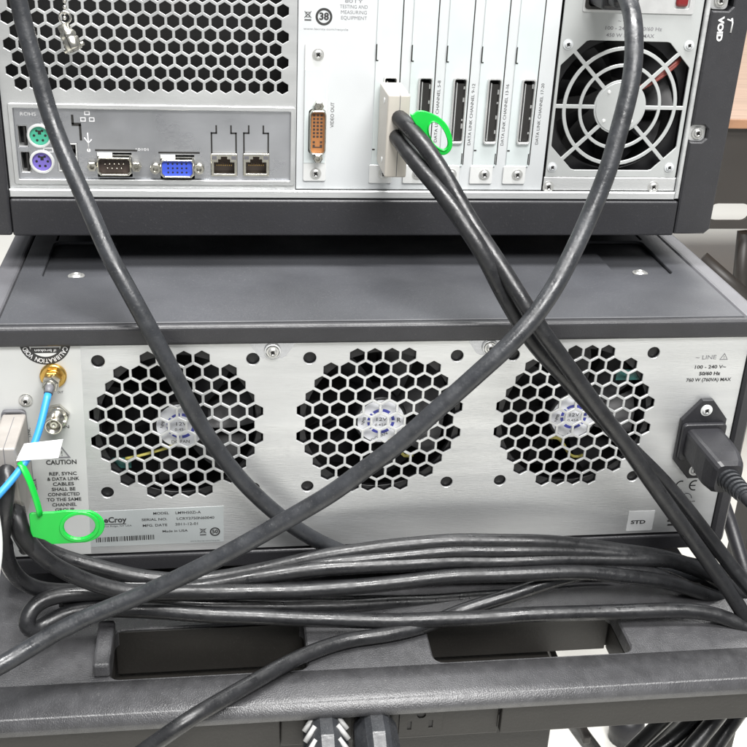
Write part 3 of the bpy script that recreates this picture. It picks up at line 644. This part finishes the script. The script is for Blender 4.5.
for z in (147.2, 223.8): g.plate(rect(192.8, 203.4, z-5, z+5, 2.6), [], YU-1.6, 1.2, 'steel', .3)
tb = g.build('edge_strip', up)
for z in (147.2, 223.8): g = MB(); g.lathe((198.4, YU-1.6, z), [(4, 0), (4, .4)], 'screw'); screw(g, 198.4, z, YU-1.9, 2.6, 1.6); g.build('screw', tb)
MB().box(-217, -208.2, YU-4.5, YU+330, 83, TOP+4, 'black', 1.5, 3).build('corner_column', up)
MB().box(-207.9, 193.1, YU-4.0, YU+330, 82.6, 104.8, 'base', 1.4, 3).build('base', up)
MB().box(194, 216, YU+5, YU+330, 84, TOP+4, 'black', 1).build('side_panel', up)
MB().box(-217, 217, YU+2, YU+332, TOP+4.2, TOP+8, 'black', 1).build('lid', up)
for x in (-173, 173):
    for y in (165, 390): MB().lathe((x, y, 82.4), [(0, 0), (12, 0), (11, 20), (9, 22), (0, 22)], 'base', (0, 0, -1), 20).build('foot', up)

# ================================================================== cables
def link_plug(t, x0, x1, z0, z1, ybase, ln, shell='beige'):
    g = MB(); g.box(x0, x1, ybase-ln, ybase, z0, z1, shell, 1.1, 3)
    g.box(x0+(x1-x0)*.53, x0+(x1-x0)*.53+.35, ybase-ln-.06, ybase-4, z0+.8, z1+.06, 'boot')
    g.lathe((x0-.02, ybase-ln*.62, z1-6), [(1.7, 0), (1.7, .2), (0, .2)], 'white_metal', (-1, 0, 0), 14); g.lathe((x0-.02, ybase-ln*.62, z0+7), [(1.7, 0), (1.7, .2), (0, .2)], 'white_metal', (-1, 0, 0), 14)
    g.box(x0+1.2, x1-1.2, ybase, ybase+5, z0+1.2, z1-1.2, 'steel')
    return g.build('link_plug', t)
dc = thing('data_cable', 'twin black data cable with beige plugs linking both instruments, its slack coiled on the tray', 'cable', (0, -30, -110))
link_plug(dc, 3, 15.4, 128, 174.4, YU-2.8, 33); link_plug(dc, -206.6, -194.2, -36, 12.4, -3.2, 38, 'plugdark')
c1 = [(394, 112, 62), (400, 119, 48), (424, 144, 30), (451, 187, 10), (484, 241, -8), (510, 281, -22), (537, 324, -35), (567, 366, -38), (597, 407, -38), (631, 452, -38), (663, 498, -40), (691, 538, -42), (737, 603, -54), (775, 660, -66), (810, 680, -60), (815, 640, -40), (770, 612, -30),
      (722, 600, -30), (690, 589, -33), (650, 579, -35), (600, 573, -36), (500, 574, -36), (400, 582, -37), (330, 589, -38), (250, 592, -40), (187, 593, -42), (150, 594, -43), (117, 590, -44), (77, 578, -46), (45, 562, -48), (30, 550, -49), (19, 531, -50), (14, 513, -48), (12, 502, -34)]
c2 = [(392, 131, 62), (397, 137, 50), (412, 158, 33), (440, 191, 10), (466, 226, -8), (482, 251, -15), (500, 289, -19), (527, 334, -25), (560, 373, -27), (610, 427, -27), (663, 480, -28), (693, 517, -30), (717, 548, -35), (750, 590, -48), (800, 640, -70), (800, 655, -75), (770, 640, -66),
      (747, 626, -60), (725, 616, -56), (690, 611, -54), (640, 611, -52), (560, 614, -52), (480, 618, -52), (400, 621, -52), (300, 618, -50), (187, 614, -46), (110, 609, -42), (67, 611, -42), (46, 621, -46), (36, 640, -54), (24, 640, -58), (19, 622, -54), (24, 606, -48), (40, 597, -42), (100, 593, -36), (187, 598, -30), (300, 602, -24), (400, 603, -21), (500, 603, -18),
      (600, 600, -18), (690, 600, -18), (742, 606, -14), (765, 596, -8), (745, 580, -8), (705, 568, -18), (660, 560, -25), (580, 559, -27), (500, 561, -28), (374, 565, -29), (300, 571, -30), (250, 579, -31), (180, 590, -31), (100, 591, -30), (60, 592, -32), (27, 588, -38), (8, 570, -44), (3, 535, -50), (3, 500, -52), (6, 475, -48), (9, 462, -34)]
for c in (c1, c2): MB().tube(path(c), 4.5, 'cable', 14).build('cord', dc)
sv = MB(); sv.tube(path([(13, 508, -42), (15, 518, -49), (20, 533, -50), (29, 548, -49)], 3), lambda t: 6.2-1.2*t, 'clear', 14, cap=False); sv.build('clear_sleeve', dc)

pa = [(4, -60, 60), (13, -20, 57), (19, 0, 55), (27, 35, 52), (39, 84, 47), (56, 134, 38), (80, 192, 22), (107, 250, 2), (124, 270+18, -8), (141, 308, -13), (157, 340, -15), (181, 394, -17), (200, 424, -17), (235, 475, -16), (266, 507, -15), (300, 533, -13), (335, 552, -10), (390, 562, -7), (470, 562, -6), (560, 560, -7), (640, 566, -9), (700, 580, -12), (745, 615, -24), (790, 660, -40)]
o = MB().tube(path(pa, 70), 4.6, 'cable2', 16).build('cable'); tag(o, 'thick grey black cable hanging from upper left across the honeycomb vent and left fan', 'cable')

pc = thing('supply_cable', 'thick grey power cord curving from the power supply inlet down to the lower left corner', 'cable', (130, 60, 210))
g = MB(); g.box(121, 140, YU-24, YU+4, 219.5, 244, 'plugblack', 2.5, 3); g.box(123, 138, YU-36, YU-23, 222, 240, 'plugblack', 3.5, 3); g.build('plug', pc)
pb = [(612, -24, 56), (621, -18, 46), (630, -6, 34), (635.5, 12, 22), (637, 33, 12), (635, 67, 3), (629, 100, -3), (619, 134, -9), (601, 191, -18), (581, 234, -28), (554, 292, -46), (530, 324, -55), (497, 357, -60), (451, 397, -64), (411, 433, -66), (374, 464, -67), (320, 501, -68), (281, 523.5, -69), (227, 555, -70), (173, 582, -71), (120, 603, -73), (60, 630, -78), (15, 656, -86), (-30, 682, -100), (-80, 712, -118)]
MB().tube(path(pb, 60), 4.8, 'cable2', 16).build('cord', pc)

o = MB().tube(path([(14, 522, -22), (30, 542, -24), (52, 555, -24), (100, 567, -24), (144, 578, -24), (190, 581, -24), (250, 573, -23), (300, 562, -23), (350, 552, -22), (400, 545, -22), (450, 541.5, -22), (510, 541, -22), (560, 543, -22), (640, 553, -22), (690, 565, -22), (735, 590, -24), (790, 640, -30)]), 4.6, 'cable', 14).build('cable')
tag(o, 'topmost black cable of the coil, lying just below the silver panel', 'cable')
o = MB().tube(spline([at(60, 810, -150), at(120, 768, -128), atz(187, 721, -103.5), atz(220, 701, -103.2), atz(250, 684, -103.4), atz(300, 657, -104.5), atz(345, 641, -105), atz(390, 634, -105), atz(430, 624, -105), atz(456, 613, -104), at(511, 595, -37), at(560, 579, -31), at(600, 571, -30), at(650, 573, -29), at(700, 594, -28), at(735, 618, -34), at(790, 660, -50)]), 4.3, 'cable', 14).build('cable')
tag(o, 'black cable rising from bottom left over the tray rim into the coil', 'cable')
o = MB().tube(path([(655, 634, -46), (690, 631, -50), (720, 632, -55), (747, 636, -62), (800, 660, -80)]), 3.6, 'cable', 12).build('cable'); tag(o, 'short stretch of black cable lowest at the right end of the coil', 'cable')
o = MB().tube(path([(722, 500, 40), (731, 525, 30), (738, 548, 18), (746, 575, 5), (760, 640, -10)]), 4.6, 'plugblack', 14).build('cable'); tag(o, 'black cable hanging behind the lower right corner of the silver panel', 'cable')

for q, lb in (([(60, 600, -30), (120, 600, -31), (200, 606, -33), (350, 605, -28), (450, 600, -20), (560, 593, -16), (660, 590, -16), (730, 602, -20), (790, 640, -20)], 'black cable low in the coil, just above the slots of the tray'),
              ([(120, 586, -27), (180, 586, -27), (250, 579, -27), (330, 564, -27), (400, 556, -26), (450, 552, -26), (560, 551, -25), (650, 557, -24), (710, 576, -22), (790, 630, -24)], 'black cable of the coil lying directly under the topmost one')):
    o = MB().tube(path(q), 4.3, 'cable', 14).build('cable'); tag(o, lb, 'cable')
# mains cord of the lower instrument
mc = thing('mains_cable', 'black mains cord with ribbed strain relief plugged into the lower right inlet', 'cable', (193, -20, -16))
g = MB(); secs = [(-3, 11.4, 8.4, 0), (-22, 11.4, 8.6, 0), (-27, 11.0, 9.4, -1), (-33, 10.6, 9.6, -1.5), (-41, 9.0, 8.8, -2), (-44, 7.5, 7.5, -2)]
rg = []
for y, w, h, dz in secs: rg.append([g.bm.verts.new((ix+.2+a, y, iz+dz+c)) for a, c in [(p[0], p[1]) for p in rect(-w, w, -h*1.15, h*1.15, 3.6, 3)]])
g._new([g.bm.faces.new([p[k], p[(k+1) % 16], q[(k+1) % 16], q[k]]) for p, q in zip(rg, rg[1:]) for k in range(16)], 'plugblack', False)
g._new([g.bm.faces.new(rg[0][::-1]), g.bm.faces.new(rg[-1])], 'plugblack')
pb_ = g.build('plug', mc)
g = MB(); axs = Vector((.14, -1, -.02)).normalized(); c0 = Vector((ix, -43, iz-2))
prof = [(0, 0), (6.6, 0)]
for k in range(6): prof += [(6.6-.28*k, 1.0+3.2*k), (6.5-.28*k, 2.6+3.2*k), (4.6-.1*k, 2.7+3.2*k), (4.6-.1*k, 4.1+3.2*k)]
prof += [(4.4, 20.5), (0, 21)]
g.lathe(c0, prof, 'cable2', axs, 20, False); g.build('strain_relief', mc)
p0 = c0+axs*18; MB().tube(spline([p0, p0+axs*16, p0+axs*40+Vector((10, 0, -8)), p0+Vector((50, -55, -50)), p0+Vector((60, -50, -160))]), 3.9, 'plugblack', 14).build('cord', mc)

# blue cable with its paper flag
bc = thing('sync_cable', 'thin blue cable with a white paper flag screwed on the gold socket', 'cable', (-180, -20, 20))
x, z = L(53.5, 375); g = MB()
d0 = Vector((x, -10, z)); d1 = at(47.5, 392, -22)
ax = (d1-d0).normalized(); g.lathe(d0, [(4.2, -3), (4.6, -2.4), (4.6, 3), (4.0, 3.8), (2.8, 4), (2.8, 6.5), (0, 6.5)], 'nickel', ax, 6, False, .3); g.lathe(d0+ax*4, [(3.2, 0), (3.2, 3), (2.6, 3.6)], 'nickel', ax, 18); g.build('connector', bc)
bp = [d0+ax*6, at(50, 387, -20), at(46.5, 400, -25), at(42, 420, -32), at(36, 440, -38), at(28, 458, -44), at(12, 480, -52), at(-6, 500, -60), at(-30, 530, -60)]
pth = spline(bp); n = len(pth); MB().tube(pth[:max(4, n//9)], 2.3, 'boot', 12).build('boot', bc); MB().tube(pth[max(3, n//9-1):], 1.9, 'blue', 12).build('cord', bc)
g = MB(); 
for dy, sh_ in ((-8.5, 0), (2.4, 1.2)):
    q = [at(16, 461-sh_, -40+dy), at(24, 444, -40+dy), at(63, 439.5, -38+dy), at(58.5, 458-sh_, -38+dy)]
    t = [g.bm.verts.new(p) for p in q]+[g.bm.verts.new(p+Vector((0, .3, 0))) for p in q]
    g._new([g.bm.faces.new([t[i] for i in f_]) for f_ in ((0, 1, 2, 3), (7, 6, 5, 4), (0, 4, 5, 1), (1, 5, 6, 2), (2, 6, 7, 3), (3, 7, 4, 0))], 'paper')
g.build('paper_flag', bc)

# green tie tags
def green_tag(outer, hole, Y, label, strap, rim):
    t = thing('tie_tag', label, 'tag', tuple(at(*outer[0], Y)), 'green tie tags on the data cable')
    P2 = lambda q: [(at(a, b_, Y).x, at(a, b_, Y).z) for a, b_ in q]
    def rnd(q):
        for _ in range(2 if rim < 1.2 else 0): q = [p for a, b_ in zip(q, q[1:]+q[:1]) for p in ((a[0]*.75+b_[0]*.25, a[1]*.75+b_[1]*.25), (a[0]*.25+b_[0]*.75, a[1]*.25+b_[1]*.75))]
        return q
    outer = rnd(outer); hole = rnd(hole)
    g = MB(); g.plate(P2(outer), [P2(hole)], Y, 1.5, 'green', .35)
    hp = P2(hole); cx = sum(p[0] for p in hp)/len(hp); cz = sum(p[1] for p in hp)/len(hp)
    g.plate([(cx+(p[0]-cx)*rim, cz+(p[1]-cz)*rim) for p in hp], [[(cx+(p[0]-cx)*1.02, cz+(p[1]-cz)*1.02) for p in hp]], Y-.7, .8, 'green', .25)
    g.build('tag_plate', t)
    if strap: g = MB(); g.tube(spline([at(*p) for p in strap]), 1.9, 'green', 10, flat=.35); g.build('strap', t)
def ell(cx, cy, a, b_, rot=0, n=28, a0=0, a1=2*PI):
    out = []
    for k in range(n):
        u = a0+(a1-a0)*k/(n-(0 if a1-a0 > 6.2 else 1)); x, y = a*math.cos(u), b_*math.sin(u); out.append((cx+x*math.cos(rot)-y*math.sin(rot), cy+x*math.sin(rot)+y*math.cos(rot)))
    return out
green_tag([(29, 515), (31, 513.5), (54, 512.5), (66, 511)]+ell(80, 526.6, 24.5, 16.6, -.03, 26, -PI*.36, PI*.44)+[(72, 543.5), (52, 544.5), (44, 540), (30.5, 536.5)], ell(79.5, 526.5, 15.8, 11.8, -.1), -50,
          'green plastic tie tag flat against the caution print, on the lower data plug', [(20, 462, -47), (27, 474, -51), (33, 490, -51), (38, 505, -51), (40.5, 516, -50.5)], 1.28)
cv = lambda q: [(360+a/5.34, 60+b_/5.34) for a, b_ in q]
green_tag(cv([(262, 288), (285, 292), (310, 270), (345, 272), (400, 292), (440, 318), (470, 352), (490, 400), (496, 450), (488, 482), (465, 505), (438, 511), (405, 494), (370, 455), (335, 405), (300, 350)]), cv([(371, 345), (392, 331), (415, 338), (440, 364), (460, 402), (470, 440), (466, 466), (448, 480), (422, 472), (395, 447), (376, 412), (366, 375)]), 38,
          'green plastic tie tag tilted in front of the card slots, on the upper data plug', None, 1.12)

# dust cap on a bead chain
dcap = thing('dust_cap', 'small silver dust cap dangling on a bead chain before the honeycomb vent', 'cap', tuple(at(70, 38, 78)))
g = MB(); a, c_ = at(62.5, 24, 78), at(75.5, 50, 74); ax = (c_-a).normalized(); ln = (c_-a).length
g.lathe(a, [(0, 0), (3.2, .4), (3.4, ln*.3), (4.3, ln*.34), (4.4, ln*.5), (3.9, ln*.54), (4.5, ln*.6), (4.5, ln*.93), (3.9, ln), (3.2, ln), (3.0, ln*.7), (0, ln*.7)], 'nickel', ax, 22)
sd = ax.cross(Vector((0, 1, 0))).normalized(); g.lathe(a+ax*ln*.9+sd*3.6, [(1.2, 0), (1.2, 2), (0, 2.4)], 'nickel', sd, 10); g.lathe(a+ax*ln*.9-sd*3.6, [(1.2, 0), (1.2, 2), (0, 2.4)], 'nickel', -sd, 10); g.build('cap', dcap)
g = MB(); q = spline([at(64.5, 18, 78), at(65, 8, 79), at(64.5, -6, 80), at(62, -25, 82)], 2.6)
for p in q:
    t = bmesh.new(); bmesh.ops.create_icosphere(t, subdivisions=2, radius=1.15); g.merge(t, 'chain', True, Matrix.Translation(p))
g.tube(q, .3, 'chain', 5); ring = at(65, 17.5, 77.6); g.tube([ring+Vector((3*math.cos(u), 0, 3*math.sin(u))) for u in [2*PI*k/20 for k in range(21)]], .6, 'chain', 8, cap=False); g.build('bead_chain', dcap)

# small cables at the edges
o = MB().tube(path([(-14, 480, -56), (-7, 510, -60), (-1, 545, -62), (-2, 575, -66), (-10, 592, -70)]), 2.6, 'white', 12).build('cable'); tag(o, 'white cable just showing at the left edge beside the lower plug', 'cable')
for pts, lb in (([(610, 790, -70), (650, 757, -62), (690, 725, -55), (720, 690, -50)], 'black cable hanging under the tray, leftmost of the slanted pair'),
                ([(645, 790, -78), (680, 757, -70), (712, 722, -60), (740, 690, -55)], 'black cable hanging under the tray, right one of the slanted pair'),
                ([(604, 800, -5), (636, 757, -2), (668, 724, 0), (700, 690, 0)], 'black cable under the tray, deepest of those slanting right'),
                ([(655, 800, -90), (684, 757, -84), (708, 728, -72), (735, 690, -65)], 'black cable under the tray, nearest of those slanting right'),
                ([(686, 800, -60), (716, 745, -50), (737, 716, -40), (755, 690, -40)], 'black cable under the tray, farthest right against the floor'),
                ([(632, 800, -30), (664, 757, -26), (700, 716, -20), (725, 690, -20)], 'black cable under the tray filling the gap behind the slanted pair'),
                ([(590, 800, -20), (625, 757, -15), (662, 722, -10), (690, 695, -10)], 'black cable under the tray farthest left of those slanting right'),
                ([(620, 790, -40), (597, 755, -40), (575, 725, -40), (555, 690, -40)], 'black cable under the tray leaning the opposite way to the others')):
    o = MB().tube(path(pts), 5, 'cable', 12).build('cable'); tag(o, lb, 'cable', 'cables hanging under the tray')

# ================================================================== light, world, camera
w = bpy.data.worlds.new('World'); bpy.context.scene.world = w; w.use_nodes = True
bg = w.node_tree.nodes['Background']; bg.inputs['Color'].default_value = (.93, .96, 1, 1); bg.inputs['Strength'].default_value = .29
def area(name, loc, target, sx, sy, energy, col=(1, .99, .975)):
    l = bpy.data.lights.new(name, 'AREA'); l.shape = 'RECTANGLE'; l.size = sx; l.size_y = sy; l.energy = energy; l.color = col
    o = bpy.data.objects.new(name, l); C.objects.link(o); o.location = loc
    o.rotation_euler = (Vector(target)-Vector(loc)).to_track_quat('-Z', 'Y').to_euler(); return o
area('ceiling_light', (-.05, -.12, 1.7), (0, 0, 0), 1.3, .2, 66)
area('front_fill', (.25, -1.35, 1.75), (0, 0, .05), 1.3, .6, 76)  # soft fill lamp added out of view in front, brightens the panels
area('bench_fill', (1.2, 2.0, 1.8), (1.2, 2.0, 0), 1.6, .8, 70)  # unseen fill lamp added to brighten the floor and bench behind
cd = bpy.data.cameras.new('Camera'); cam = bpy.data.objects.new('Camera', cd); C.objects.link(cam)
cd.sensor_width = 36; cd.lens = F/747*36; cd.clip_start = .01; cd.clip_end = 60
cam.matrix_world = Matrix(((RX.x, -DN.x, -FW.x, CAM.x*S), (RX.y, -DN.y, -FW.y, CAM.y*S), (RX.z, -DN.z, -FW.z, CAM.z*S), (0, 0, 0, 1)))
sc = bpy.context.scene; sc.camera = cam
sc.view_settings.view_transform = 'Standard'; sc.view_settings.look = 'None'; sc.view_settings.exposure = 0; sc.view_settings.gamma = 1
